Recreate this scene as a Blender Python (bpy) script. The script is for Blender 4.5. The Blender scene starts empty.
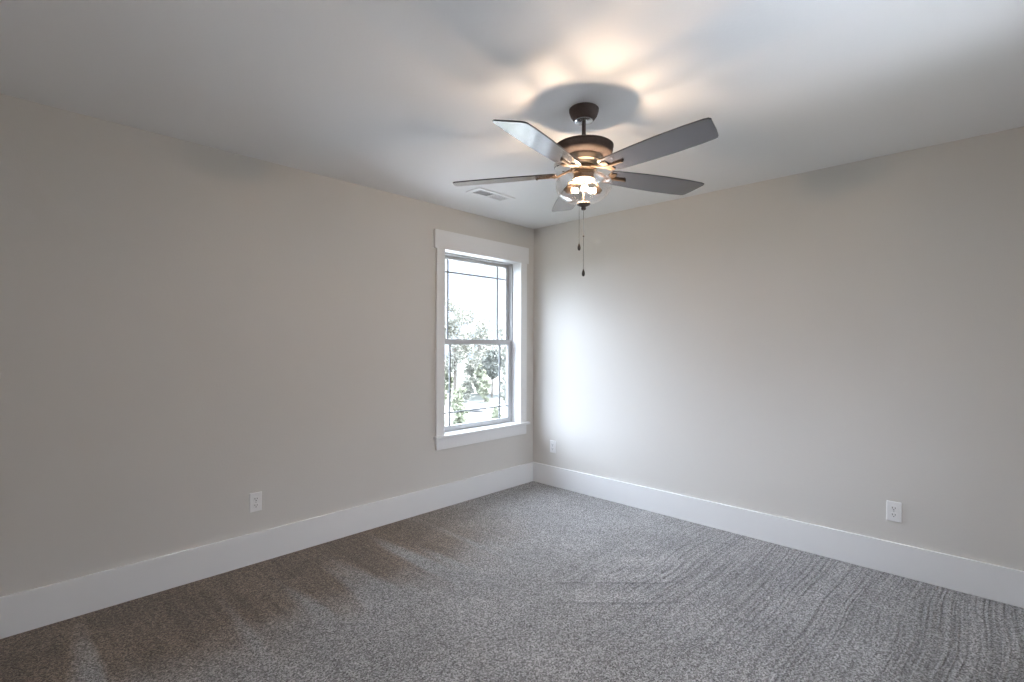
import bpy, bmesh, math, random
from mathutils import Vector, Matrix, noise
import numpy as np

SC = bpy.context.scene
COL = SC.collection
PI = math.pi

# ------------------------------------------------------------------ camera
F_PX = 497.0
CAM = Vector((-3.618, -3.197, 1.328))
FW = Vector((0.7202, 0.6938, 0.0)).normalized()
cd = bpy.data.cameras.new('camera')
cam = bpy.data.objects.new('camera', cd)
COL.objects.link(cam)
SC.camera = cam
cd.sensor_width = 36.0
cd.lens = F_PX / 1024 * 36.0
cd.clip_start = 0.05
cd.clip_end = 500
cd.shift_y = 2.6 / 1024
cam.location = CAM
_rt = Vector((FW.y, -FW.x, 0)); _up = Vector((0, 0, 1))
_rot = Matrix((_rt, _up, -FW)).transposed().to_4x4()
ROLL = math.atan2(3.4, 994.7)
cam.rotation_euler = (_rot @ Matrix.Rotation(ROLL, 4, 'Z')).to_euler()

# ------------------------------------------------------------------ sky, sun, exposure
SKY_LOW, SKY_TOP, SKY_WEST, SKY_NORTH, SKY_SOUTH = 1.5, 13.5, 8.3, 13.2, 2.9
SUN = 52.0
BULB = 1500.0
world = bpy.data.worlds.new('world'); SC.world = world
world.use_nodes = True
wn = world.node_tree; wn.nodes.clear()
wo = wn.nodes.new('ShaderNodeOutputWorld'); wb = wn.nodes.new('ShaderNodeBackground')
tc = wn.nodes.new('ShaderNodeTexCoord'); sx = wn.nodes.new('ShaderNodeSeparateXYZ')
wn.links.new(tc.outputs['Generated'], sx.inputs[0])
def wmath(op, a, b=None, clamp=False):
    n = wn.nodes.new('ShaderNodeMath'); n.operation = op; n.use_clamp = clamp
    for i, v in enumerate((a, b)):
        if v is None: continue
        if isinstance(v, (int, float)): n.inputs[i].default_value = v
        else: wn.links.new(v, n.inputs[i])
    return n.outputs[0]
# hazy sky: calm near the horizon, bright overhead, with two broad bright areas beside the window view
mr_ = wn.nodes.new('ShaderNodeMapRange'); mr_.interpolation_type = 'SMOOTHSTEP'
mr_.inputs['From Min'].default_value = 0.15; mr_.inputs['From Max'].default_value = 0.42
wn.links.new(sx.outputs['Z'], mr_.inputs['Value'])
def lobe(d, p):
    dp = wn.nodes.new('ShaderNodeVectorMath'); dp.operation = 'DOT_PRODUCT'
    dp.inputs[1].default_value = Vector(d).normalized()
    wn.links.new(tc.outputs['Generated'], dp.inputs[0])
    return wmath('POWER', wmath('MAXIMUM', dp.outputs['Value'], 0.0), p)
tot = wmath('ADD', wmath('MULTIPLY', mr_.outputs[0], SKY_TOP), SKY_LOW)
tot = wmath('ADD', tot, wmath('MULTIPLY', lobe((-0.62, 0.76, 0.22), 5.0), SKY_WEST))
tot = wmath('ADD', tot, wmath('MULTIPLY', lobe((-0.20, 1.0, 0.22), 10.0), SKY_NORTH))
tot = wmath('ADD', tot, wmath('MULTIPLY', lobe((0.0, -1.0, 0.05), 2.5), SKY_SOUTH))  # south lobe feeds the added fill window behind the camera
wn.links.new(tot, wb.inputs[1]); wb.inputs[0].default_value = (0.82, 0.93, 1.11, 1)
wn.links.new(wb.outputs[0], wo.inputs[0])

sl = bpy.data.lights.new('sun', 'SUN'); sl.energy = SUN; sl.angle = math.radians(1.0); sl.color = (0.95, 0.97, 1.0)
so = bpy.data.objects.new('sun', sl); COL.objects.link(so)
so.rotation_euler = Vector((-0.6, 0.0, -0.8)).to_track_quat('-Z', 'Y').to_euler()
so.location = (0, -20, 30)

def portal(loc, direction, w, h):
    pl = bpy.data.lights.new('window_portal', 'AREA'); pl.shape = 'RECTANGLE'; pl.size = w; pl.size_y = h
    pl.cycles.is_portal = True
    po = bpy.data.objects.new('window_portal', pl); COL.objects.link(po)
    po.location = loc; po.rotation_euler = Vector(direction).to_track_quat('-Z', 'Y').to_euler()
portal((-0.65, 0.19, 1.335), (0, -1, 0), 0.9, 1.5)
portal((-1.625, -3.83, 1.53), (0, 1, 0), 0.95, 1.02)

SC.view_settings.view_transform = 'Standard'
SC.view_settings.look = 'None'
SC.view_settings.exposure = 0.0
SC.view_settings.gamma = 1.0
SC.view_settings.use_curve_mapping = False
SC.cycles.use_denoising = True
SC.cycles.max_bounces = 16
SC.cycles.diffuse_bounces = 10
SC.cycles.glossy_bounces = 6
SC.cycles.transparent_max_bounces = 24
SC.cycles.sample_clamp_indirect = 12
SC.cycles.caustics_reflective = False
SC.cycles.caustics_refractive = False


# ------------------------------------------------------------------ helpers
def tag(o, label=None, cat=None, group=None, kind=None):
    if label: o['label'] = label
    if cat: o['category'] = cat
    if group: o['group'] = group
    if kind: o['kind'] = kind
    return o


def empty(name, loc, rz=0.0, parent=None):
    o = bpy.data.objects.new(name, None)
    o.empty_display_size = 0.05
    COL.objects.link(o); o.location = loc; o.rotation_euler = (0, 0, rz)
    if parent: o.parent = parent
    return o


def obj(name, bm, m, parent=None, smooth=False, loc=None, rot=None, bevel=0.0, seg=2):
    me = bpy.data.meshes.new(name)
    bmesh.ops.recalc_face_normals(bm, faces=bm.faces[:])
    bm.to_mesh(me); bm.free()
    me.materials.append(m)
    if smooth:
        for p in me.polygons: p.use_smooth = True
    o = bpy.data.objects.new(name, me); COL.objects.link(o)
    if parent: o.parent = parent
    if loc: o.location = loc
    if rot: o.rotation_euler = rot
    if bevel:
        b = o.modifiers.new('bevel', 'BEVEL'); b.width = bevel; b.segments = seg; b.limit_method = 'ANGLE'
        b.angle_limit = math.radians(35)
    if smooth:
        e = o.modifiers.new('edges', 'EDGE_SPLIT'); e.split_angle = math.radians(38)
    return o


def box(bm, x0, x1, y0, y1, z0, z1, mat=None):
    vs = [bm.verts.new((x, y, z)) for x in (x0, x1) for y in (y0, y1) for z in (z0, z1)]
    if mat is not None:
        for v in vs: v.co = mat @ v.co
    for f in ((0, 1, 3, 2), (4, 6, 7, 5), (0, 4, 5, 1), (2, 3, 7, 6), (0, 2, 6, 4), (1, 5, 7, 3)):
        bm.faces.new([vs[i] for i in f])
    return vs


def lathe(bm, prof, n=48, mat=None, cap=True):
    """prof: list of (r, z). Revolved about z."""
    rings = []
    for r, z in prof:
        if r < 1e-6:
            v = bm.verts.new((0, 0, z)); rings.append([v])
        else:
            rings.append([bm.verts.new((r * math.cos(2 * PI * k / n), r * math.sin(2 * PI * k / n), z)) for k in range(n)])
    for a, b in zip(rings[:-1], rings[1:]):
        for k in range(n):
            k2 = (k + 1) % n
            if len(a) == 1 and len(b) == 1: continue
            if len(a) == 1: bm.faces.new((a[0], b[k], b[k2]))
            elif len(b) == 1: bm.faces.new((a[k], a[k2], b[0]))
            else: bm.faces.new((a[k], a[k2], b[k2], b[k]))
    if cap:
        for r_ in (rings[0], rings[-1]):
            if len(r_) > 1: bm.faces.new(r_)
    if mat is not None:
        for r_ in rings:
            for v in r_: v.co = mat @ v.co


def tube(bm, pts, rad, n=10):
    """rad: float or list."""
    P = [Vector(p) for p in pts]
    rings = []
    ref = None
    for i, p in enumerate(P):
        t = (P[min(i + 1, len(P) - 1)] - P[max(i - 1, 0)]).normalized()
        if ref is None:
            ref = Vector((0, 0, 1)) if abs(t.z) < 0.9 else Vector((1, 0, 0))
        a = t.cross(ref).normalized(); b = t.cross(a).normalized()
        r = rad[i] if isinstance(rad, (list, tuple)) else rad
        rings.append([bm.verts.new(p + (a * math.cos(2 * PI * k / n) + b * math.sin(2 * PI * k / n)) * r) for k in range(n)])
    for A, B in zip(rings[:-1], rings[1:]):
        for k in range(n):
            bm.faces.new((A[k], A[(k + 1) % n], B[(k + 1) % n], B[k]))
    bm.faces.new(rings[0]); bm.faces.new(rings[-1])


def sphere(bm, c, r, sc=(1, 1, 1), u=14, v=9):
    m = Matrix.Translation(c) @ Matrix.Diagonal((sc[0], sc[1], sc[2], 1))
    bmesh.ops.create_uvsphere(bm, u_segments=u, v_segments=v, radius=r, matrix=m)


def new_mat(name):
    m = bpy.data.materials.new(name); m.use_nodes = True
    nt = m.node_tree
    return m, nt, nt.nodes['Principled BSDF'], nt.nodes['Material Output']


def N(nt, t, **kw):
    n = nt.nodes.new(t)
    for k, v in kw.items():
        if k in n.inputs: n.inputs[k].default_value = v
        else: setattr(n, k, v)
    return n


def simple(name, col, rough=0.5, metal=0.0, spec=0.5, bump=0.0, bscale=200.0, vary=0.0, vscale=20.0):
    m, nt, b, out = new_mat(name)
    b.inputs['Roughness'].default_value = rough
    b.inputs['Metallic'].default_value = metal
    b.inputs['Specular IOR Level'].default_value = spec
    t = N(nt, 'ShaderNodeTexCoord')
    nz = N(nt, 'ShaderNodeTexNoise', Scale=vscale, Detail=4.0)
    nt.links.new(t.outputs['Object'], nz.inputs['Vector'])
    mx = N(nt, 'ShaderNodeMix', data_type='RGBA')
    mx.inputs[6].default_value = [c * (1 - vary) for c in col] + [1]
    mx.inputs[7].default_value = [min(1, c * (1 + vary)) for c in col] + [1]
    nt.links.new(nz.outputs['Fac'], mx.inputs[0]); nt.links.new(mx.outputs[2], b.inputs['Base Color'])
    if bump:
        n2 = N(nt, 'ShaderNodeTexNoise', Scale=bscale, Detail=3.0)
        nt.links.new(t.outputs['Object'], n2.inputs['Vector'])
        bp = N(nt, 'ShaderNodeBump', Strength=bump, Distance=0.002)
        nt.links.new(n2.outputs['Fac'], bp.inputs['Height']); nt.links.new(bp.outputs[0], b.inputs['Normal'])
    return m


# ------------------------------------------------------------------ materials
M_wall = simple('wall_paint', (0.70, 0.678, 0.645), 0.75, spec=0.3, bump=0.25, bscale=90, vary=0.012, vscale=3)
M_ceil = simple('ceiling_paint', (0.82, 0.82, 0.82), 0.9, spec=0.2, bump=0.2, bscale=70, vary=0.01, vscale=2)
M_trim = simple('trim_paint', (0.87, 0.875, 0.88), 0.32, spec=0.5, vary=0.01, vscale=6)
M_vinyl = simple('white_vinyl', (0.50, 0.505, 0.51), 0.35, vary=0.01)
M_grille = simple('grille_bar', (0.20, 0.205, 0.21), 0.4, vary=0.01)
M_plate = simple('outlet_plastic', (0.90, 0.90, 0.90), 0.3, vary=0.01)
M_slot = simple('slot_dark', (0.03, 0.03, 0.03), 0.6)
M_screwm = simple('screw_metal', (0.55, 0.55, 0.55), 0.35, metal=0.8)
M_reg = simple('register_white', (0.78, 0.78, 0.78), 0.4)
M_duct = simple('duct_dark', (0.24, 0.24, 0.25), 0.7)
M_bronze = simple('bronze_metal', (0.088, 0.066, 0.060), 0.7, metal=0.0, spec=0.3, bump=0.1, bscale=300, vary=0.25, vscale=60)
M_pendant = simple('dark_pendant', (0.05, 0.04, 0.036), 0.4)
M_iron = simple('bronze_iron', (0.10, 0.068, 0.045), 0.6, metal=0.0, spec=0.3, vary=0.15, vscale=60)
M_bronze_lit = simple('bronze_lamplit', (0.40, 0.33, 0.26), 0.7, metal=0.0, spec=0.3, vary=0.08, vscale=40)  # same bronze as the motor housing, lamplight put into its lighter colour
M_chrome = simple('satin_nickel', (0.62, 0.63, 0.65), 0.22, metal=0.9)
M_chain = simple('chain_metal', (0.22, 0.19, 0.17), 0.4, metal=0.6)
M_detect = simple('detector_plastic', (0.82, 0.81, 0.78), 0.4)
M_bark = simple('bark', (0.10, 0.085, 0.07), 0.9, vary=0.3, vscale=4)
M_rock = simple('pale_stone', (0.10, 0.10, 0.10), 0.9, vary=0.15, vscale=3)
M_concrete = simple('driveway_concrete', (0.16, 0.16, 0.155), 0.9, vary=0.06, vscale=0.6)


M_bounce = simple('bounce_paving', (0.55, 0.55, 0.56), 0.9, vary=0.05, vscale=0.6)  # pale surface for the added light-bouncing slabs


def mat_blade():
    m, nt, b, out = new_mat('weathered_grey_blade')
    t = N(nt, 'ShaderNodeTexCoord'); mp = N(nt, 'ShaderNodeMapping')
    mp.inputs['Scale'].default_value = (6, 130, 40)
    nt.links.new(t.outputs['Object'], mp.inputs[0])
    nz = N(nt, 'ShaderNodeTexNoise', Scale=1.0, Detail=5.0, Roughness=0.6)
    nt.links.new(mp.outputs[0], nz.inputs['Vector'])
    r = N(nt, 'ShaderNodeValToRGB')
    r.color_ramp.elements[0].position = 0.3; r.color_ramp.elements[0].color = (0.034, 0.031, 0.037, 1)
    r.color_ramp.elements[1].position = 0.75; r.color_ramp.elements[1].color = (0.058, 0.053, 0.060, 1)
    nt.links.new(nz.outputs['Fac'], r.inputs[0]); nt.links.new(r.outputs[0], b.inputs['Base Color'])
    b.inputs['Roughness'].default_value = 0.2
    b.inputs['Specular IOR Level'].default_value = 0.5
    b.inputs['Coat Weight'].default_value = 1.0
    b.inputs['Coat IOR'].default_value = 1.55
    b.inputs['Coat Roughness'].default_value = 0.16
    bp = N(nt, 'ShaderNodeBump', Strength=0.05, Distance=0.001)
    nt.links.new(nz.outputs['Fac'], bp.inputs['Height']); nt.links.new(bp.outputs[0], b.inputs['Normal'])
    return m


def mat_glass(name, tint, ior, refl):
    """thin clear glass: passes light straight on and mirrors at grazing angles"""
    m, nt, b, out = new_mat(name)
    nt.nodes.remove(b)
    tr = N(nt, 'ShaderNodeBsdfTransparent'); tr.inputs[0].default_value = tint
    gl = N(nt, 'ShaderNodeBsdfGlossy'); gl.inputs['Roughness'].default_value = 0.02
    gl.inputs['Color'].default_value = (refl, refl, refl, 1)
    fr = N(nt, 'ShaderNodeFresnel')
    ge = N(nt, 'ShaderNodeNewGeometry'); mr = N(nt, 'ShaderNodeMapRange')
    mr.inputs['To Min'].default_value = ior; mr.inputs['To Max'].default_value = 1.0 / ior   # same mirror share from both faces
    nt.links.new(ge.outputs['Backfacing'], mr.inputs['Value']); nt.links.new(mr.outputs[0], fr.inputs['IOR'])
    mx = N(nt, 'ShaderNodeMixShader')
    nt.links.new(fr.outputs[0], mx.inputs[0]); nt.links.new(tr.outputs[0], mx.inputs[1]); nt.links.new(gl.outputs[0], mx.inputs[2])
    nt.links.new(mx.outputs[0], out.inputs['Surface'])
    return m


def mat_bulb():
    m, nt, b, out = new_mat('lit_bulb_glass')
    nt.nodes.remove(b)
    e = N(nt, 'ShaderNodeEmission', Strength=BULB); e.inputs[0].default_value = (1.0, 0.73, 0.50, 1)
    nt.links.new(e.outputs[0], out.inputs['Surface'])
    return m


def mat_carpet():
    m, nt, b, out = new_mat('carpet_pile')
    L = nt.links.new
    t = N(nt, 'ShaderNodeTexCoord')
    sep = N(nt, 'ShaderNodeSeparateXYZ'); L(t.outputs['Object'], sep.inputs[0])

    def math_(op, a, b_=None, c=None, clamp=False):
        n = N(nt, 'ShaderNodeMath', operation=op, use_clamp=clamp)
        for i, v in enumerate((a, b_, c)):
            if v is None: continue
            if isinstance(v, (int, float)): n.inputs[i].default_value = v
            else: L(v, n.inputs[i])
        return n.outputs[0]

    def noise_(scale, detail=2.0, rough=0.5, vec=None, map_=None):
        n = N(nt, 'ShaderNodeTexNoise', Scale=scale, Detail=detail, Roughness=rough)
        if map_:
            mp = N(nt, 'ShaderNodeMapping'); mp.inputs['Scale'].default_value = map_
            L(t.outputs['Object'], mp.inputs[0]); L(mp.outputs[0], n.inputs['Vector'])
        else: L(t.outputs['Object'], n.inputs['Vector'])
        return n.outputs['Fac']

    def smooth_(v, a, b_):
        n = N(nt, 'ShaderNodeMapRange', interpolation_type='SMOOTHSTEP')
        n.inputs[1].default_value = a; n.inputs[2].default_value = b_
        L(v, n.inputs[0]); return n.outputs[0]

    # tufts
    vor = N(nt, 'ShaderNodeTexVoronoi', Scale=175.0); L(t.outputs['Object'], vor.inputs['Vector'])
    tuft = vor.outputs['Distance']
    vcol = N(nt, 'ShaderNodeSeparateColor'); L(vor.outputs['Color'], vcol.inputs[0])
    speck = noise_(250, 2.0, 0.7)
    speck2 = noise_(120, 3.0, 0.65)
    colr = N(nt, 'ShaderNodeValToRGB')
    e = colr.color_ramp.elements
    e[0].position = 0.37; e[0].color = (0.075, 0.067, 0.062, 1)
    e[1].position = 0.62; e[1].color = (0.64, 0.625, 0.62, 1)
    k = e.new(0.5); k.color = (0.28, 0.271, 0.266, 1)
    mixs = math_('ADD', math_('MULTIPLY', speck, 0.42), math_('MULTIPLY', speck2, 0.38))
    mixs = math_('ADD', mixs, math_('MULTIPLY', vcol.outputs[0], 0.20))
    L(mixs, colr.inputs[0])
    # vacuum marks by the left wall: stripes square to it, fading out over a metre
    x, y = sep.outputs['X'], sep.outputs['Y']
    wob = noise_(2.2, 2.0)
    nL = noise_(1.0, 1.5, 0.5, map_=(5.2, 0.35, 1))
    bandL = smooth_(nL, 0.46, 0.72)
    fineL = noise_(1.0, 1.0, 0.5, map_=(44, 0.8, 1))
    reach = math_('ADD', y, math_('ADD', math_('MULTIPLY', wob, 0.5), math_('MULTIPLY', bandL, -0.45)))
    maskL = smooth_(reach, -0.85, -0.25)
    maskL = math_('MULTIPLY', maskL, smooth_(math_('MULTIPLY', x, -1), 0.6, 1.9))
    # marks by the right wall: fine ribs square to it
    maskR = math_('MULTIPLY', smooth_(math_('ADD', x, math_('MULTIPLY', wob, 1.2)), -1.5, -0.5), smooth_(math_('MULTIPLY', y, -1), 1.2, 1.9))
    ds = N(nt, 'ShaderNodeVectorMath', operation='ADD')
    nd = N(nt, 'ShaderNodeTexNoise', Scale=0.9, Detail=1.0); L(t.outputs['Object'], nd.inputs['Vector'])
    sc2 = N(nt, 'ShaderNodeVectorMath', operation='SCALE'); sc2.inputs['Scale'].default_value = 0.22
    L(nd.outputs['Color'], sc2.inputs[0]); L(t.outputs['Object'], ds.inputs[0]); L(sc2.outputs[0], ds.inputs[1])
    mp = N(nt, 'ShaderNodeMapping'); mp.inputs['Scale'].default_value = (0.7, 60, 1)
    L(ds.outputs[0], mp.inputs[0])
    wv = N(nt, 'ShaderNodeTexNoise', Scale=1.0, Detail=1.0, Roughness=0.5); L(mp.outputs[0], wv.inputs['Vector'])
    rib = smooth_(wv.outputs['Fac'], 0.30, 0.66)
    big = noise_(2.6, 4.0, 0.62)
    patch = smooth_(big, 0.38, 0.66)
    # flattened wedges in the middle (vacuum turns): long strips with one crisp dark edge
    mpw = N(nt, 'ShaderNodeMapping'); mpw.inputs['Rotation'].default_value = (0, 0, math.radians(46))
    L(t.outputs['Object'], mpw.inputs[0])
    uu = math_('MULTIPLY', math_('SUBTRACT', x, y), 0.7071)
    vv = math_('ADD', math_('MULTIPLY', math_('ADD', x, y), 0.7071), math_('MULTIPLY', math_('SUBTRACT', noise_(3.5, 2.0), 0.5), 0.05))
    def strip(u0, u1, v0, v1, eu, ev):
        m_ = math_('MULTIPLY', smooth_(uu, u0 - eu, u0 + eu), math_('SUBTRACT', 1.0, smooth_(uu, u1 - eu * 2, u1 + eu * 2)))
        n_ = math_('MULTIPLY', smooth_(vv, v0 - 0.006, v0 + 0.006), math_('SUBTRACT', 1.0, smooth_(vv, v1 - ev, v1 + ev)))
        return math_('MULTIPLY', m_, n_)
    light = math_('ADD', strip(0.24, 0.66, -2.055, -1.95, 0.02, 0.015), strip(0.08, 0.50, -2.265, -2.16, 0.03, 0.03))
    light = math_('ADD', light, strip(0.42, 0.80, -1.86, -1.72, 0.04, 0.04))
    dark = math_('ADD', strip(-0.02, 0.72, -2.078, -2.060, 0.05, 0.006), strip(-0.06, 0.62, -2.290, -2.270, 0.05, 0.006))
    wed = math_('SUBTRACT', math_('MULTIPLY', light, 0.17), math_('MULTIPLY', dark, 0.26))
    # pile lay
    f = math_('ADD', 1.02, math_('MULTIPLY', math_('SUBTRACT', patch, 0.5), 0.16))
    outw = smooth_(math_('MULTIPLY', y, -1), 0.02, 0.75)              # streaks open out away from the wall
    streak = math_('MULTIPLY', bandL, math_('ADD', 0.25, math_('MULTIPLY', outw, 0.75)))
    f = math_('ADD', f, math_('MULTIPLY', maskL, math_('MULTIPLY', math_('SUBTRACT', streak, 1.1), 0.36)))
    f = math_('ADD', f, math_('MULTIPLY', maskL, math_('MULTIPLY', math_('SUBTRACT', fineL, 0.5), 0.45)))
    f = math_('ADD', f, math_('MULTIPLY', maskR, math_('MULTIPLY', math_('SUBTRACT', rib, 0.9), 0.26)))
    f = math_('ADD', f, wed)
    warm = N(nt, 'ShaderNodeMix', data_type='RGBA', blend_type='MULTIPLY')
    warm.inputs[7].default_value = (1.0, 0.80, 0.62, 1)
    L(math_('MULTIPLY', maskL, math_('SUBTRACT', 1.1, math_('MULTIPLY', streak, 0.7)), clamp=True), warm.inputs[0]); L(colr.outputs[0], warm.inputs[6])
    mul = N(nt, 'ShaderNodeVectorMath', operation='SCALE')
    L(warm.outputs[2], mul.inputs[0]); L(f, mul.inputs['Scale'])
    L(mul.outputs[0], b.inputs['Base Color'])
    b.inputs['Roughness'].default_value = 1.0
    b.inputs['Specular IOR Level'].default_value = 0.1
    b.inputs['Sheen Weight'].default_value = 0.25
    b.inputs['Sheen Roughness'].default_value = 0.5
    h = math_('ADD', math_('MULTIPLY', math_('SUBTRACT', 1.0, tuft), 0.6), math_('MULTIPLY', speck2, 0.9))
    h = math_('ADD', h, math_('MULTIPLY', math_('MULTIPLY', rib, maskR), 1.2))
    bp = N(nt, 'ShaderNodeBump', Strength=0.9, Distance=0.006)
    L(h, bp.inputs['Height']); L(bp.outputs[0], b.inputs['Normal'])
    return m


def mat_leaf(name, c1, c2, sc=1.2):
    m, nt, b, out = new_mat(name)
    t = N(nt, 'ShaderNodeTexCoord'); nz = N(nt, 'ShaderNodeTexNoise', Scale=sc, Detail=3.0)
    nt.links.new(t.outputs['Object'], nz.inputs['Vector'])
    r = N(nt, 'ShaderNodeValToRGB')
    r.color_ramp.elements[0].position = 0.35; r.color_ramp.elements[0].color = (*c1, 1)
    r.color_ramp.elements[1].position = 0.65; r.color_ramp.elements[1].color = (*c2, 1)
    nt.links.new(nz.outputs['Fac'], r.inputs[0]); nt.links.new(r.outputs[0], b.inputs['Base Color'])
    b.inputs['Roughness'].default_value = 0.7
    b.inputs['Specular IOR Level'].default_value = 0.2
    return m


M_blade = mat_blade()
M_pane = mat_glass('window_glass', (0.97, 0.98, 0.98, 1), 1.5, 1.0)
M_bowl = mat_glass('bowl_glass', (0.965, 0.965, 0.965, 1), 1.5, 1.0)
M_bulb = mat_bulb()
M_carpet = mat_carpet()
M_leaf_pale = mat_leaf('leaf_pale', (0.17, 0.168, 0.135), (0.28, 0.275, 0.235))
M_leaf_green = mat_leaf('leaf_green', (0.17, 0.18, 0.12), (0.29, 0.295, 0.215))
M_leaf_dark = mat_leaf('leaf_dark', (0.075, 0.082, 0.07), (0.14, 0.145, 0.125))
M_grass = mat_leaf('lawn_grass', (0.055, 0.058, 0.048), (0.075, 0.078, 0.066), 0.8)

# ------------------------------------------------------------------ room shell
X0, Y0, H, T = -3.95, -3.65, 2.44, 0.16
WX0, WX1, WZ0, WZ1 = -1.10, -0.199, 0.585, 2.088      # window opening

bm = bmesh.new(); box(bm, X0 - T, T, Y0 - T, T, -0.15, 0)
tag(obj('floor', bm, M_carpet), kind='structure')
bm = bmesh.new(); box(bm, X0 - T, T, Y0 - T, T, H, H + 0.15)
tag(obj('ceiling', bm, M_ceil), kind='structure')
RX0, RX1, RZ0, RZ1 = WX0 - 0.012, WX1 + 0.012, WZ0 - 0.025, WZ1 + 0.012
def holed_wall(name, a0, a1, h0, h1, z0, z1, M):
    """a wall T thick from a0 to a1 with one rectangular opening; M places it"""
    bm = bmesh.new(); vs = {}
    for yy in (0, T):
        for i, x in enumerate((a0, h0, h1, a1)):
            for j, z in enumerate((0, z0, z1, H)):
                vs[(yy, i, j)] = bm.verts.new(M @ Vector((x, yy, z)))
    for i in range(3):
        for j in range(3):
            if (i, j) == (1, 1): continue
            for yy in (0, T):
                bm.faces.new([vs[(yy, i, j)], vs[(yy, i + 1, j)], vs[(yy, i + 1, j + 1)], vs[(yy, i, j + 1)]])
    def side(a, b): bm.faces.new([vs[(0,) + a], vs[(0,) + b], vs[(T,) + b], vs[(T,) + a]])
    side((1, 1), (2, 1)); side((2, 1), (2, 2)); side((2, 2), (1, 2)); side((1, 2), (1, 1))
    for k in range(3):
        side((k, 0), (k + 1, 0)); side((k, 3), (k + 1, 3)); side((0, k), (0, k + 1)); side((3, k), (3, k + 1))
    return tag(obj(name, bm, M_wall), kind='structure')
holed_wall('wall_left', X0 - T, T, RX0, RX1, RZ0, RZ1, Matrix.Identity(4))
bm = bmesh.new(); box(bm, 0, T, Y0 - T, 0, 0, H); tag(obj('wall_right', bm, M_wall), kind='structure')
bm = bmesh.new(); box(bm, X0 - T, X0, Y0 - T, 0, 0, H); tag(obj('wall_near', bm, M_wall), kind='structure')
NW0, NW1, NZ0, NZ1 = -2.10, -1.15, 1.02, 2.04
holed_wall('wall_rear', X0, 0, NW0, NW1, NZ0, NZ1, Matrix(((1, 0, 0, 0), (0, -1, 0, Y0), (0, 0, 1, 0), (0, 0, 0, 1))))

BH, BT = 0.184, 0.016
def baseboard(name, x0, x1, y0, y1):
    bm = bmesh.new(); box(bm, x0, x1, y0, y1, 0, BH)
    return tag(obj(name, bm, M_trim, bevel=0.002), kind='structure')
baseboard('baseboard_left', X0, 0, -BT, 0)
baseboard('baseboard_right', -BT, 0, Y0, -BT)
baseboard('baseboard_near', X0, X0 + BT, Y0, -BT)
baseboard('baseboard_rear', X0 + BT, -BT, Y0, Y0 + BT)

# ------------------------------------------------------------------ window
win = tag(empty('window_1', ((WX0 + WX1) / 2, 0, WZ0)), kind='structure')
wl = Vector(win.location)
def wpart(name, boxes, m, parent=win, bevel=0.0015):
    bm = bmesh.new()
    for b_ in boxes: box(bm, *b_)
    o = obj(name, bm, m, None, bevel=bevel)
    for v in o.data.vertices: v.co -= wl
    o.parent = parent
    return o
CW, CT = 0.083, 0.019
wpart('side_casing', [(WX0 - CW, WX0, -CT, 0, WZ0, WZ1)], M_trim)
wpart('side_casing', [(WX1, WX1 + CW, -CT, 0, WZ0, WZ1)], M_trim)
wpart('head_casing', [(WX0 - CW - 0.022, WX1 + CW + 0.019, -0.025, 0, WZ1, WZ1 + 0.150)], M_trim)
wpart('window_stool', [(WX0 - CW - 0.018, WX1 + CW + 0.028, -0.045, 0.0, WZ0 - 0.022, WZ0), (WX0, WX1, 0.0, 0.10, WZ0 - 0.022, WZ0)], M_trim, bevel=0.004)
wpart('apron', [(WX0 - CW + 0.004, WX1 + CW, -0.018, 0, WZ0 - 0.112, WZ0 - 0.022)], M_trim)
wpart('jamb', [(WX0 - 0.012, WX0, 0, T, WZ0, WZ1), (WX1, WX1 + 0.012, 0, T, WZ0, WZ1), (WX0 - 0.012, WX1 + 0.012, 0, T, WZ1, WZ1 + 0.012)], M_trim)
FR = 0.012
wpart('window_frame', [(WX0, WX0 + FR, 0.088, 0.165, WZ0, WZ1), (WX1 - FR, WX1, 0.088, 0.165, WZ0, WZ1), (WX0 + FR, WX1 - FR, 0.088, 0.165, WZ1 - FR, WZ1),
                       (WX0, WX1, 0.10, 0.19, WZ0 - 0.03, WZ0 + 0.010)], M_vinyl)
ZM = 1.341
def sash(name, y0, y1, z0, z1, rb, rt_, label):
    s = 0.040
    xa, xb = WX0 + FR, WX1 - FR
    o = wpart(name, [(xa, xa + s, y0, y1, z0, z1), (xb - s, xb, y0, y1, z0, z1),
                     (xa + s, xb - s, y0, y1, z0, z0 + rb), (xa + s, xb - s, y0, y1, z1 - rt_, z1)], M_vinyl, bevel=0.003)
    ym = (y0 + y1) / 2
    p = wpart('pane', [(xa + s - .004, xb - s + .004, ym - .002, ym + .002, z0 + rb - .004, z1 - rt_ + .004)], M_pane, o, 0)
    return o, xa + s, xb - s, z0 + rb, z1 - rt_, ym
us, ga, gb, gz0, gz1, ym = sash('upper_sash', 0.128, 0.160, ZM - 0.022, WZ1 - FR, 0.045, 0.030, '')
def bar(parent, xa, xb, za, zb, ym):
    wpart('grille_bar', [(xa, xb, ym - .006, ym + .006, za, zb)], M_grille, parent, 0.001)
bar(us, ga + .095, ga + .109, gz0, gz1, ym); bar(us, gb - .109, gb - .095, gz0, gz1, ym)
bar(us, ga, gb, gz1 - .115, gz1 - .103, ym + .0001)
ls, ga, gb, lz0, lz1, ym = sash('lower_sash', 0.094, 0.126, WZ0 + 0.010, ZM + 0.024, 0.036, 0.048, '')
bar(ls, ga + .095, ga + .109, lz0, lz1, ym); bar(ls, gb - .109, gb - .095, lz0, lz1, ym)
bar(ls, ga, gb, lz0 + .103, lz0 + .115, ym + .0001)
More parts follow.
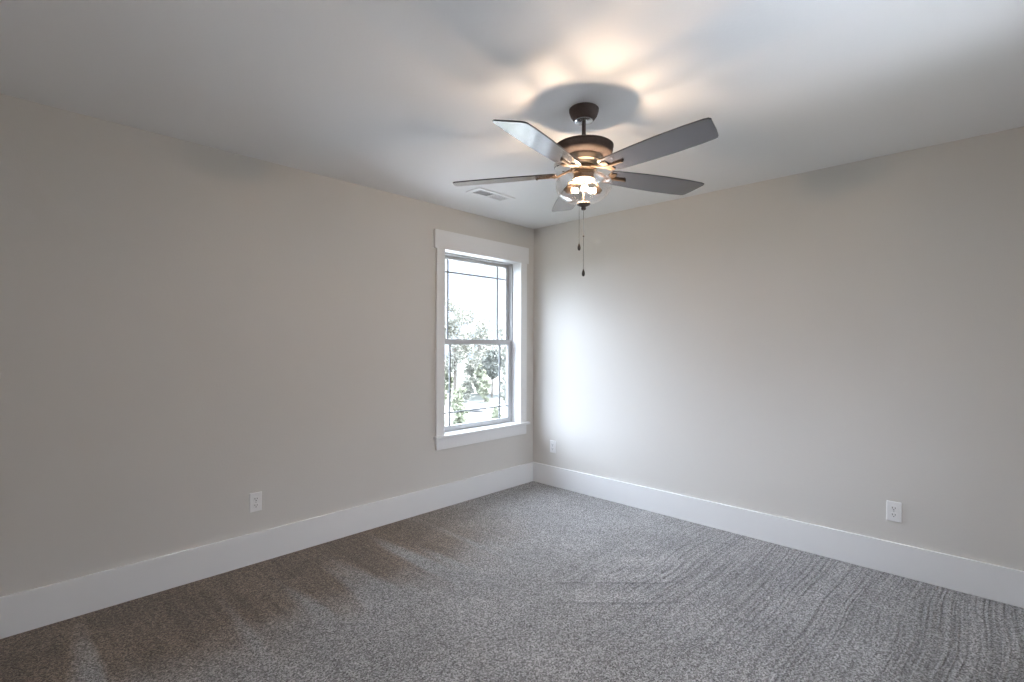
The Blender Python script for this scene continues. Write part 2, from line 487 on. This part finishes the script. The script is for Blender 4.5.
for lx in (-0.875, -0.39):
    bm = bmesh.new(); lathe(bm, [(0.0, 0), (0.016, 0), (0.016, 0.006), (0.010, 0.010), (0.0, 0.010)], 20)
    box(bm, -0.004, 0.030, -0.005, 0.005, 0.008, 0.014)
    o = obj('sash_lock', bm, M_vinyl, ls, loc=Vector((lx, 0.110, ZM + 0.024)) - wl)

# unseen window added in the wall behind the camera for fill daylight
win2 = tag(empty('fill_window', ((NW0 + NW1) / 2, Y0, NZ0)), kind='structure')
def w2part(name, boxes, m, parent=win2, bevel=0.0015):
    bm = bmesh.new()
    for b_ in boxes: box(bm, *b_)
    o = obj(name, bm, m, None, bevel=bevel)
    for v in o.data.vertices: v.co -= Vector(win2.location)
    o.parent = parent
    return o
w2part('side_casing', [(NW0 - CW, NW0, Y0, Y0 + CT, NZ0, NZ1)], M_trim)
w2part('side_casing', [(NW1, NW1 + CW, Y0, Y0 + CT, NZ0, NZ1)], M_trim)
w2part('head_casing', [(NW0 - CW - 0.02, NW1 + CW + 0.02, Y0, Y0 + 0.025, NZ1, NZ1 + 0.15)], M_trim)
w2part('window_stool', [(NW0 - CW - 0.02, NW1 + CW + 0.02, Y0, Y0 + 0.045, NZ0 - 0.022, NZ0)], M_trim, bevel=0.004)
w2part('apron', [(NW0 - CW, NW1 + CW, Y0, Y0 + 0.018, NZ0 - 0.112, NZ0 - 0.022)], M_trim)
ya, yb = Y0 - 0.14, Y0 - 0.10
xc = (NW0 + NW1) / 2
fr2 = w2part('window_frame', [(NW0, NW0 + 0.05, ya, yb, NZ0, NZ1), (NW1 - 0.05, NW1, ya, yb, NZ0, NZ1), (xc - 0.03, xc + 0.03, ya, yb, NZ0, NZ1),
                        (NW0 + 0.05, NW1 - 0.05, ya, yb, NZ0, NZ0 + 0.05), (NW0 + 0.05, NW1 - 0.05, ya, yb, NZ1 - 0.05, NZ1), (NW0 + 0.05, NW1 - 0.05, ya, yb, 1.51, 1.55)], M_vinyl)
w2part('pane', [(NW0 + 0.045, NW1 - 0.045, ya + .018, ya + .022, NZ0 + 0.045, NZ1 - 0.045)], M_pane, fr2, 0)

# ------------------------------------------------------------------ outlets
def make_outlet(loc, rz, label):
    r = tag(empty('wall_outlet', loc, rz), label, 'electrical outlet')
    # local: plate faces -y, x across, z up
    bm = bmesh.new(); w, h = 0.035, 0.0575
    pts = [(-w, -h), (w, -h), (w, h), (-w, h)]
    a = [bm.verts.new((x, 0, z)) for x, z in pts]
    b_ = [bm.verts.new((x, -0.0025, z)) for x, z in pts]
    c = [bm.verts.new((x * 0.90, -0.006, z * 0.94)) for x, z in pts]
    for A, B in ((a, b_), (b_, c)):
        for k in range(4): bm.faces.new((A[k], A[(k + 1) % 4], B[(k + 1) % 4], B[k]))
    bm.faces.new(a); bm.faces.new(c)
    obj('cover_plate', bm, M_plate, r, bevel=0.0008)
    for s in (-1, 1):
        bm = bmesh.new()
        n = 28; ring = []
        for k in range(n):
            an = 2 * PI * k / n
            x = 0.0172 * math.cos(an); z = max(-0.0138, min(0.0138, 0.0172 * math.sin(an)))
            ring.append((x, z))
        A = [bm.verts.new((x, -0.0058, z)) for x, z in ring]; B = [bm.verts.new((x, -0.0085, z)) for x, z in ring]
        for k in range(n): bm.faces.new((A[k], A[(k + 1) % n], B[(k + 1) % n], B[k]))
        bm.faces.new(A); bm.faces.new(B)
        rec = obj('receptacle', bm, M_plate, r, loc=(0, 0, s * 0.0195), bevel=0.0008)
        for sx_, hh in ((-0.0065, 0.0045), (0.0065, 0.0038)):
            bm = bmesh.new(); box(bm, sx_ - 0.0014, sx_ + 0.0014, -0.0091, -0.0083, 0.0025 - hh, 0.0025 + hh)
            obj('slot', bm, M_slot, rec)
        bm = bmesh.new(); lathe(bm, [(0.0028, 0.0083), (0.0028, 0.0091)], 12, Matrix.Rotation(PI / 2, 4, 'X') @ Matrix.Translation((0, 0, 0)))
        for v in bm.verts: v.co.z -= 0.0085
        obj('ground_hole', bm, M_slot, rec)
    bm = bmesh.new(); lathe(bm, [(0.0030, 0.0058), (0.0030, 0.0070), (0.0022, 0.0076)], 14, Matrix.Rotation(PI / 2, 4, 'X'))
    obj('screw', bm, M_screwm, r)
    return r
make_outlet((-2.528, 0, 0.366), 0, 'white duplex outlet on the long wall to the left of the window')
make_outlet((0, -2.795, 0.362), -PI / 2, 'white duplex outlet on the right wall, far out toward the right edge')
make_outlet((0, -0.25, 0.366), -PI / 2, 'small white outlet on the right wall close to the room corner beside the window')

# ------------------------------------------------------------------ ceiling register
vent = tag(empty('ceiling_vent', (-1.054, -0.505, H)), 'white two-section louvred air vent set flat in the ceiling near the window', 'air vent')
bm = bmesh.new()
VW, VD = 0.185, 0.075; IW, ID = 0.140, 0.046; MW = 0.008
t0, t1 = -0.007, 0.0
box(bm, -VW, -IW, -VD, VD, t0, t1); box(bm, IW, VW, -VD, VD, t0, t1)
box(bm, -IW, IW, -VD, -ID, t0, t1); box(bm, -IW, IW, ID, VD, t0, t1); box(bm, -MW, MW, -ID, ID, t0, t1)
obj('vent_frame', bm, M_reg, vent, bevel=0.002)
bm = bmesh.new(); box(bm, -IW - .003, IW + .003, -ID - .003, ID + .003, -0.0015, -0.0005)
obj('duct_opening', bm, M_duct, vent)
for s in (-1, 1):
    for k in range(8):
        cx_ = s * (MW + 0.010 + k * 0.0158)
        bm = bmesh.new()
        box(bm, -0.0065, 0.0065, -ID, ID, -0.0005, 0.0005, Matrix.Translation((cx_, 0, -0.0055)) @ Matrix.Rotation(math.radians(-14 if s < 0 else -7), 4, 'Y'))
        obj('slat', bm, M_reg, vent)

# ------------------------------------------------------------------ smoke detector
sd = tag(empty('smoke_detector', (-1.185, -1.290, H)), 'small round white smoke detector on the ceiling just behind the fan', 'smoke detector')
bm = bmesh.new(); lathe(bm, [(0.0, 0), (0.060, 0), (0.062, -0.008), (0.060, -0.012), (0.050, -0.013)], 40)
obj('mounting_base', bm, M_detect, sd, smooth=True)
bm = bmesh.new(); lathe(bm, [(0.050, -0.012), (0.055, -0.018), (0.052, -0.030), (0.040, -0.038), (0.0, -0.041)], 40, cap=False)
dome = obj('cover', bm, M_detect, sd, smooth=True)
for k in range(10):
    a = 2 * PI * k / 10
    bm = bmesh.new(); box(bm, 0.0525, 0.0555, -0.010, 0.010, -0.0265, -0.0215, Matrix.Rotation(a, 4, 'Z'))
    obj('vent_slot', bm, M_slot, dome)
bm = bmesh.new(); lathe(bm, [(0.008, -0.039), (0.008, -0.0425), (0.0, -0.0435)], 16, Matrix.Translation((0.012, 0.010, 0)))
obj('test_button', bm, M_slot, sd)

# ------------------------------------------------------------------ ceiling fan
FX, FY = -1.690, -1.807
fan = tag(empty('ceiling_fan', (FX, FY, H)), 'bronze ceiling fan with five grey blades and a lit clear glass bowl light', 'ceiling fan')
def fz(z): return z - H
def fl(name, prof, m, parent=fan, n=64, cap=True, smooth=True):
    bm = bmesh.new(); lathe(bm, [(r, fz(z)) for r, z in prof], n, cap=cap)
    return obj(name, bm, m, parent, smooth=smooth)
can = fl('canopy', [(0.066, 2.44), (0.070, 2.436), (0.069, 2.425), (0.062, 2.405), (0.050, 2.388), (0.047, 2.385), (0.0, 2.385)], M_bronze)
fl('canopy_ring', [(0.012, 2.386), (0.043, 2.386), (0.043, 2.380), (0.030, 2.376), (0.012, 2.376)], M_chrome, can)
fl('downrod', [(0.0095, 2.39), (0.0095, 2.262)], M_bronze, n=24)
fl('downrod_collar', [(0.018, 2.285), (0.020, 2.262), (0.028, 2.258)], M_bronze, n=32)
mh = fl('motor_housing', [(0.02, 2.264), (0.100, 2.265), (0.133, 2.263), (0.139, 2.259), (0.139, 2.254), (0.136, 2.252), (0.136, 2.236), (0.133, 2.226), (0.124, 2.217), (0.108, 2.212), (0.088, 2.211), (0.0, 2.211)], M_bronze, n=96)
fl('lower_housing', [(0.087, 2.214), (0.086, 2.202), (0.080, 2.194), (0.078, 2.186), (0.066, 2.180), (0.064, 2.172), (0.055, 2.166), (0.0, 2.166)], M_bronze_lit, n=72)
fl('hub', [(0.055, 2.168), (0.060, 2.160), (0.060, 2.148), (0.050, 2.142), (0.0, 2.142)], M_iron, n=48)
sh = fl('switch_housing', [(0.040, 2.145), (0.047, 2.140), (0.048, 2.112), (0.051, 2.110), (0.051, 2.104), (0.045, 2.101), (0.044, 2.097), (0.0, 2.097)], M_iron, n=48)

# glass bowl: a shell with real thickness
outer = [(0.052, 2.124), (0.070, 2.122), (0.100, 2.116), (0.122, 2.106), (0.132, 2.092), (0.1335, 2.078), (0.130, 2.060), (0.118, 2.038), (0.096, 2.016), (0.066, 2.001), (0.034, 1.994), (0.012, 1.992)]
inner = [(r - 0.0022 if r > 0.06 else r, z + (0.0022 if z < 2.06 else (0 if r < 0.06 else -0.0018))) for r, z in outer]
def spline(p, k=4):
    out = []
    for i in range(len(p) - 1):
        a, b_, c, d = p[max(i - 1, 0)], p[i], p[i + 1], p[min(i + 2, len(p) - 1)]
        for j in range(k):
            t = j / k
            out.append(tuple(0.5 * ((2 * b_[q]) + (-a[q] + c[q]) * t + (2 * a[q] - 5 * b_[q] + 4 * c[q] - d[q]) * t * t + (-a[q] + 3 * b_[q] - 3 * c[q] + d[q]) * t ** 3) for q in (0, 1)))
    out.append(p[-1]); return out
bm = bmesh.new()
so_, si_ = spline(outer), spline(inner)
lathe(bm, [(r, fz(z)) for r, z in so_ + si_[::-1] + [so_[0]]], 96, cap=False)
bmesh.ops.remove_doubles(bm, verts=bm.verts[:], dist=1e-6)
obj('glass_bowl', bm, M_bowl, fan, smooth=True)
fin = fl('finial', [(0.0, 1.996), (0.026, 1.995), (0.031, 1.991), (0.030, 1.986), (0.020, 1.981), (0.011, 1.978), (0.010, 1.973), (0.012, 1.968), (0.009, 1.962), (0.0, 1.960)], M_bronze, n=40)
fl('centre_stem', [(0.003, 2.098), (0.003, 1.995)], M_iron, n=16)

# sockets and bulbs: two to the sides lean to the middle, one points out to the front
cam_ang = math.atan2(CAM.y - FY, CAM.x - FX)
for da, r0, ry in ((112, 0.080, -PI / 2 - 0.12), (-88, 0.080, -PI / 2 - 0.12), (10, 0.004, PI / 2 + 0.10)):
    a = cam_ang + math.radians(da)
    rot = Matrix.Rotation(a, 4, 'Z') @ Matrix.Translation((r0, 0, fz(2.060))) @ Matrix.Rotation(ry, 4, 'Y')
    # local +z points to the middle
    bm = bmesh.new(); lathe(bm, [(0.0, -0.014), (0.006, -0.012), (0.007, -0.006), (0.013, -0.004), (0.0165, 0.002), (0.0165, 0.024), (0.0, 0.024)], 24, rot)
    sk = obj('socket', bm, M_iron, fan, smooth=True)
    bm = bmesh.new()
    tube(bm, [rot @ Vector((0, 0, 0.004)), Matrix.Rotation(a, 4, 'Z') @ Vector((max(r0 - 0.01, 0.012), 0, fz(2.092))), Matrix.Rotation(a, 4, 'Z') @ Vector((min(0.040, r0 + 0.01), 0, fz(2.104)))], 0.005, 8)
    obj('socket_arm', bm, M_iron, sk, smooth=True)
    bs = 0.72 if da == 10 else 1.06     # the front bulb is the smallest
    bm = bmesh.new(); lathe(bm, [(r * bs, z) for r, z in [(0.006, 0.022), (0.007, 0.028), (0.0095, 0.035), (0.0105, 0.042), (0.0095, 0.049), (0.005, 0.055), (0.0, 0.057)]], 24, rot)
    obj('bulb', bm, M_bulb, sk, smooth=True)

# blades
TH = 0.006
def blade_outline():
    # local: x out along the blade, y = +t (counter-clockwise side lower), returns closed ring
    L_ = [(0.125, -0.046), (0.135, -0.054), (0.20, -0.062), (0.32, -0.070), (0.44, -0.074), (0.56, -0.073), (0.645, -0.068),
          (0.664, -0.064), (0.670, -0.054), (0.665, -0.035), (0.652, 0.020), (0.640, 0.056), (0.634, 0.064), (0.622, 0.068),
          (0.56, 0.072), (0.44, 0.073), (0.32, 0.069), (0.20, 0.061), (0.135, 0.052), (0.125, 0.044)]
    return L_
PITCH = 0.195
base_ang = math.radians(191.2)
for k in range(5):
    a = base_ang - k * 2 * PI / 5
    piv = Matrix.Rotation(a, 4, 'Z') @ Matrix.Translation((0, 0, fz(2.135)))
    mt = piv @ Matrix.Rotation(-PITCH, 4, 'X')
    bm = bmesh.new()
    ring = blade_outline()
    A = [bm.verts.new((x, y, TH / 2)) for x, y in ring]
    B = [bm.verts.new((x, y, -TH / 2)) for x, y in ring]
    n = len(ring)
    for q in range(n): bm.faces.new((A[q], A[(q + 1) % n], B[(q + 1) % n], B[q]))
    bm.faces.new(A); bm.faces.new(B[::-1])
    bl = obj('blade', bm, M_blade, fan, bevel=0.0012)
    bl.matrix_local = mt
    # blade iron: a flat arm that leaves the hub, twists to the blade pitch and ends in a rounded tongue
    bm = bmesh.new()
    sec = [(0.045, 0.020, 0.019, 0.0), (0.075, 0.014, 0.012, 0.2), (0.100, 0.004, 0.009, 0.6), (0.125, -0.006, 0.009, 1), (0.16, -0.007, 0.0085, 1), (0.20, -0.007, 0.0075, 1), (0.226, -0.007, 0.007, 1), (0.233, -0.007, 0.003, 1)]
    rings = []
    for x, z, hw, tw in sec:
        R_ = Matrix.Rotation(PITCH * (1 - tw), 4, 'X')
        rings.append([bm.verts.new(R_ @ Vector((x, y, z + dz))) for y, dz in ((-hw, .003), (hw, .003), (hw * .8, -.004), (-hw * .8, -.004))])
    for P, Q in zip(rings[:-1], rings[1:]):
        for q in range(4): bm.faces.new((P[q], P[(q + 1) % 4], Q[(q + 1) % 4], Q[q]))
    bm.faces.new(rings[0]); bm.faces.new(rings[-1])
    # spread shoulders that carry the blade root
    box(bm, 0.128, 0.160, -0.040, 0.040, -0.0075, -0.0035)
    obj('blade_iron', bm, M_iron, bl, bevel=0.001)
    for sx_, sy in ((0.226, 0.0), (0.145, -0.030), (0.145, 0.030)):
        bm = bmesh.new(); lathe(bm, [(0.0, -0.0145), (0.004, -0.014), (0.0062, -0.0115), (0.0062, -0.0065)] if sx_ > .2 else [(0.0, -0.0105), (0.003, -0.010), (0.0045, -0.0085), (0.0045, -0.0065)], 14, Matrix.Translation((sx_, sy, 0)))
        obj('screw', bm, M_bronze if sx_ > .2 else M_iron, bl, smooth=True)

# pull chains (beads on a cord) with teardrop pendants
def chain(x, y, z0, z1, bead):
    bm = bmesh.new(); tube(bm, [(x, y, fz(z0)), (x, y, fz(z1))], 0.0009, 6)
    z = z0
    while z > z1:
        sphere(bm, (x, y, fz(z)), 0.0017, u=6, v=4); z -= 0.006
    if bead: sphere(bm, (x, y, fz(bead)), 0.0045, u=10, v=8)
    c = obj('pull_chain', bm, M_chain, fan, smooth=True)
    bm = bmesh.new()
    lathe(bm, [(0.0, 0.0), (0.003, -0.001), (0.0035, -0.005), (0.0065, -0.012), (0.0078, -0.020), (0.0068, -0.028), (0.0035, -0.033), (0.0, -0.034)], 18, Matrix.Translation((x, y, fz(z1))))
    obj('pendant', bm, M_pendant, c, smooth=True)
chain(0, 0, 1.962, 1.681, 1.838)
lx, ly = -_rt.x * 0.0205, -_rt.y * 0.0205
chain(lx, ly, 1.986, 1.803, 0)

# ------------------------------------------------------------------ outdoors
GZ = -3.2
def at(px, d, z=GZ):
    """point at forward distance d seen at picture column px"""
    v = CAM + FW * d + _rt * ((px - 512) / F_PX * d)
    return Vector((v.x, v.y, z))
bm = bmesh.new(); box(bm, -90, 90, -60, 130, GZ - 0.3, GZ); tag(obj('ground', bm, M_grass), kind='structure')
bm = bmesh.new()
A, B = at(300, 30), at(640, 30); C2, D2 = at(640, 37), at(300, 37)
lo = [bm.verts.new(p + Vector((0, 0, 0.0))) for p in (A, B, C2, D2)]; hi = [bm.verts.new(p + Vector((0, 0, 0.03))) for p in (A, B, C2, D2)]
for q in range(4): bm.faces.new((lo[q], lo[(q + 1) % 4], hi[(q + 1) % 4], hi[q]))
bm.faces.new(lo); bm.faces.new(hi)
tag(obj('driveway', bm, M_concrete), kind='structure')

bm = bmesh.new(); box(bm, 2.5, 16, 1.5, 11, GZ, GZ + 0.03)
tag(obj('bounce_yard', bm, M_bounce), kind='structure')  # unseen paving, added to bounce sunlight up to the ceiling
bm = bmesh.new(); box(bm, -3, 9, -17, -4.5, GZ, GZ + 0.03)
tag(obj('bounce_patio', bm, M_bounce), kind='structure')  # unseen slab added below the rear window to throw light up into the room
bm = bmesh.new(); box(bm, X0 - T, T, Y0 - T, T, GZ, -0.15)
tag(obj('lower_storey', bm, M_wall), kind='structure')
def leaf_mesh(name, blobs, n, size, m, parent, seed):
    r = np.random.default_rng(seed)
    w = np.array([b[3] * b[4] * b[5] for b in blobs]) ** 0.75; w /= w.sum()
    idx = r.choice(len(blobs), n, p=w)
    Bq = np.array(blobs)[idx]
    d = r.normal(size=(n, 3)); d /= np.linalg.norm(d, axis=1)[:, None]
    rad = r.random(n) ** 0.45
    c = Bq[:, :3] + d * rad[:, None] * Bq[:, 3:6]
    a = r.normal(size=(n, 3)); a /= np.linalg.norm(a, axis=1)[:, None]
    b_ = np.cross(a, r.normal(size=(n, 3))); b_ /= np.linalg.norm(b_, axis=1)[:, None]
    s = size * (0.6 + 0.8 * r.random(n))[:, None]
    V = np.empty((n, 4, 3)); V[:, 0] = c - a * s; V[:, 1] = c - b_ * s * 0.55; V[:, 2] = c + a * s; V[:, 3] = c + b_ * s * 0.55
    me = bpy.data.meshes.new(name)
    me.from_pydata(V.reshape(-1, 3).tolist(), [], np.arange(4 * n).reshape(-1, 4).tolist())
    me.materials.append(m)
    o = bpy.data.objects.new(name, me); COL.objects.link(o); o.parent = parent
    return o

def tree(px, d, top, cr, m, label, seed, n=5000, size=0.16, trunk=0.16, crown_from=0.3, group=None, name='tree', cat='tree', loose=0.7):
    r = random.Random(seed)
    base = at(px, d)
    t = tag(empty(name, base), label, cat, group)
    h = top - GZ
    blobs = []
    for k in range(16):
        z = h * (crown_from + (0.97 - crown_from) * (k + 0.5) / 16)
        e = math.sin(PI * min(1, max(0.08, (z / h - crown_from + 0.08) / (1.10 - crown_from)))) ** 0.6
        a = r.random() * 2 * PI; q = cr * e * r.uniform(0.15, loose)
        s = cr * e * r.uniform(0.34, 0.55)
        blobs.append((math.cos(a) * q, math.sin(a) * q, z - s * 0.3, s, s, s * 0.8))
    leaf_mesh('foliage', blobs, n, size, m, t, seed)
    bm = bmesh.new()
    tube(bm, [(0, 0, 0), (0.05, 0, h * 0.3), (-0.04, 0.05, h * 0.6), (0, 0, h * 0.88)], [trunk, trunk * .8, trunk * .5, trunk * .15], 8)
    for b_ in blobs[::2]:
        z = b_[2] * 0.72
        tube(bm, [(0, 0, z), (b_[0] * .5, b_[1] * .5, z + (b_[2] - z) * .6), (b_[0], b_[1], b_[2])], [trunk * .35, trunk * .22, trunk * .08], 5)
    obj('trunk', bm, M_bark, t)
    return t

G = 'trees beyond the driveway'
tree(455, 41, 5.2, 2.0, M_leaf_pale, 'pale airy tree seen in the upper left of the window', 11, 4200, 0.11, group=G)
tree(480, 49, 4.0, 2.6, M_leaf_pale, 'pale wide tree seen in the middle of the window', 12, 4800, 0.11, group=G)
tree(508, 45, 4.4, 2.1, M_leaf_pale, 'pale tree seen behind the right edge of the window', 13, 4000, 0.11, group=G)
tree(492, 41.5, 0.95, 1.25, M_leaf_dark, 'smaller dark grey-green tree just below the meeting rail', 14, 3600, 0.12, trunk=0.09, crown_from=0.45, group=G)
tree(418, 45, 4.6, 2.2, M_leaf_pale, 'pale tree beyond the driveway just left of what the window shows', 15, 6000, 0.16, group=G)
tree(562, 42, 4.9, 2.5, M_leaf_green, 'green tree beyond the driveway to the right of what the window shows', 16, 5000, 0.18, group=G)
tree(360, 45, 5.2, 2.8, M_leaf_green, 'green tree farthest left beyond the driveway', 17, 5000, 0.18, group=G)
S = 'shrubs by the driveway'
tree(459, 27, -0.9, 0.62, M_leaf_green, 'tall green shrub in the lower left of the window', 21, 2600, 0.09, 0.04, 0.05, S, 'shrub', 'shrub')
tree(437, 30, -0.6, 0.62, M_leaf_green, 'green shrub just left of the tall shrub, at the left edge of the glass', 22, 2400, 0.09, 0.04, 0.05, S, 'shrub', 'shrub')
tree(485, 38.3, -0.55, 0.62, M_leaf_green, 'green shrub right of centre beyond the driveway', 23, 2600, 0.10, 0.05, 0.05, S, 'shrub', 'shrub')
tree(466, 38.6, -0.9, 0.6, M_leaf_pale, 'pale shrub left of centre beyond the driveway', 24, 2200, 0.10, 0.05, 0.05, S, 'shrub', 'shrub')
tree(497, 29, -2.3, 0.42, M_leaf_green, 'low shrub at the lower right of the glass', 25, 1200, 0.07, 0.03, 0.05, S, 'shrub', 'shrub')
tree(506, 38.2, -0.4, 0.62, M_leaf_pale, 'pale shrub beyond the driveway at the right edge of the glass', 26, 2400, 0.10, 0.05, 0.05, S, 'shrub', 'shrub')

tree(449, 44, 0.2, 0.85, M_leaf_green, 'wide green shrub under the airy tree at the far left of the glass', 31, 2600, 0.10, 0.05, 0.05, S, 'shrub', 'shrub')
tree(469, 43.5, 0.0, 0.85, M_leaf_pale, 'pale rounded shrub in the gap left of the dark tree', 32, 2600, 0.10, 0.05, 0.05, S, 'shrub', 'shrub')
tree(481, 44.5, -0.2, 0.85, M_leaf_green, 'wide green shrub behind the middle of the driveway', 33, 2600, 0.10, 0.05, 0.05, S, 'shrub', 'shrub')
b0 = at(478, 33)
bm = bmesh.new(); bmesh.ops.create_icosphere(bm, subdivisions=4, radius=1)
for v in bm.verts:
    nn = noise.noise(v.co * 1.6) * 0.12
    v.co = Vector((v.co.x * 0.62, v.co.y * 0.55, max(-0.06, v.co.z * 0.30))) * (1 + nn)
rk = obj('boulder', bm, M_rock, None, smooth=True)
rk.location = b0 + Vector((0, 0, 0.10))
tag(rk, 'low rounded pale grey boulder on the driveway seen low in the window', 'rock')
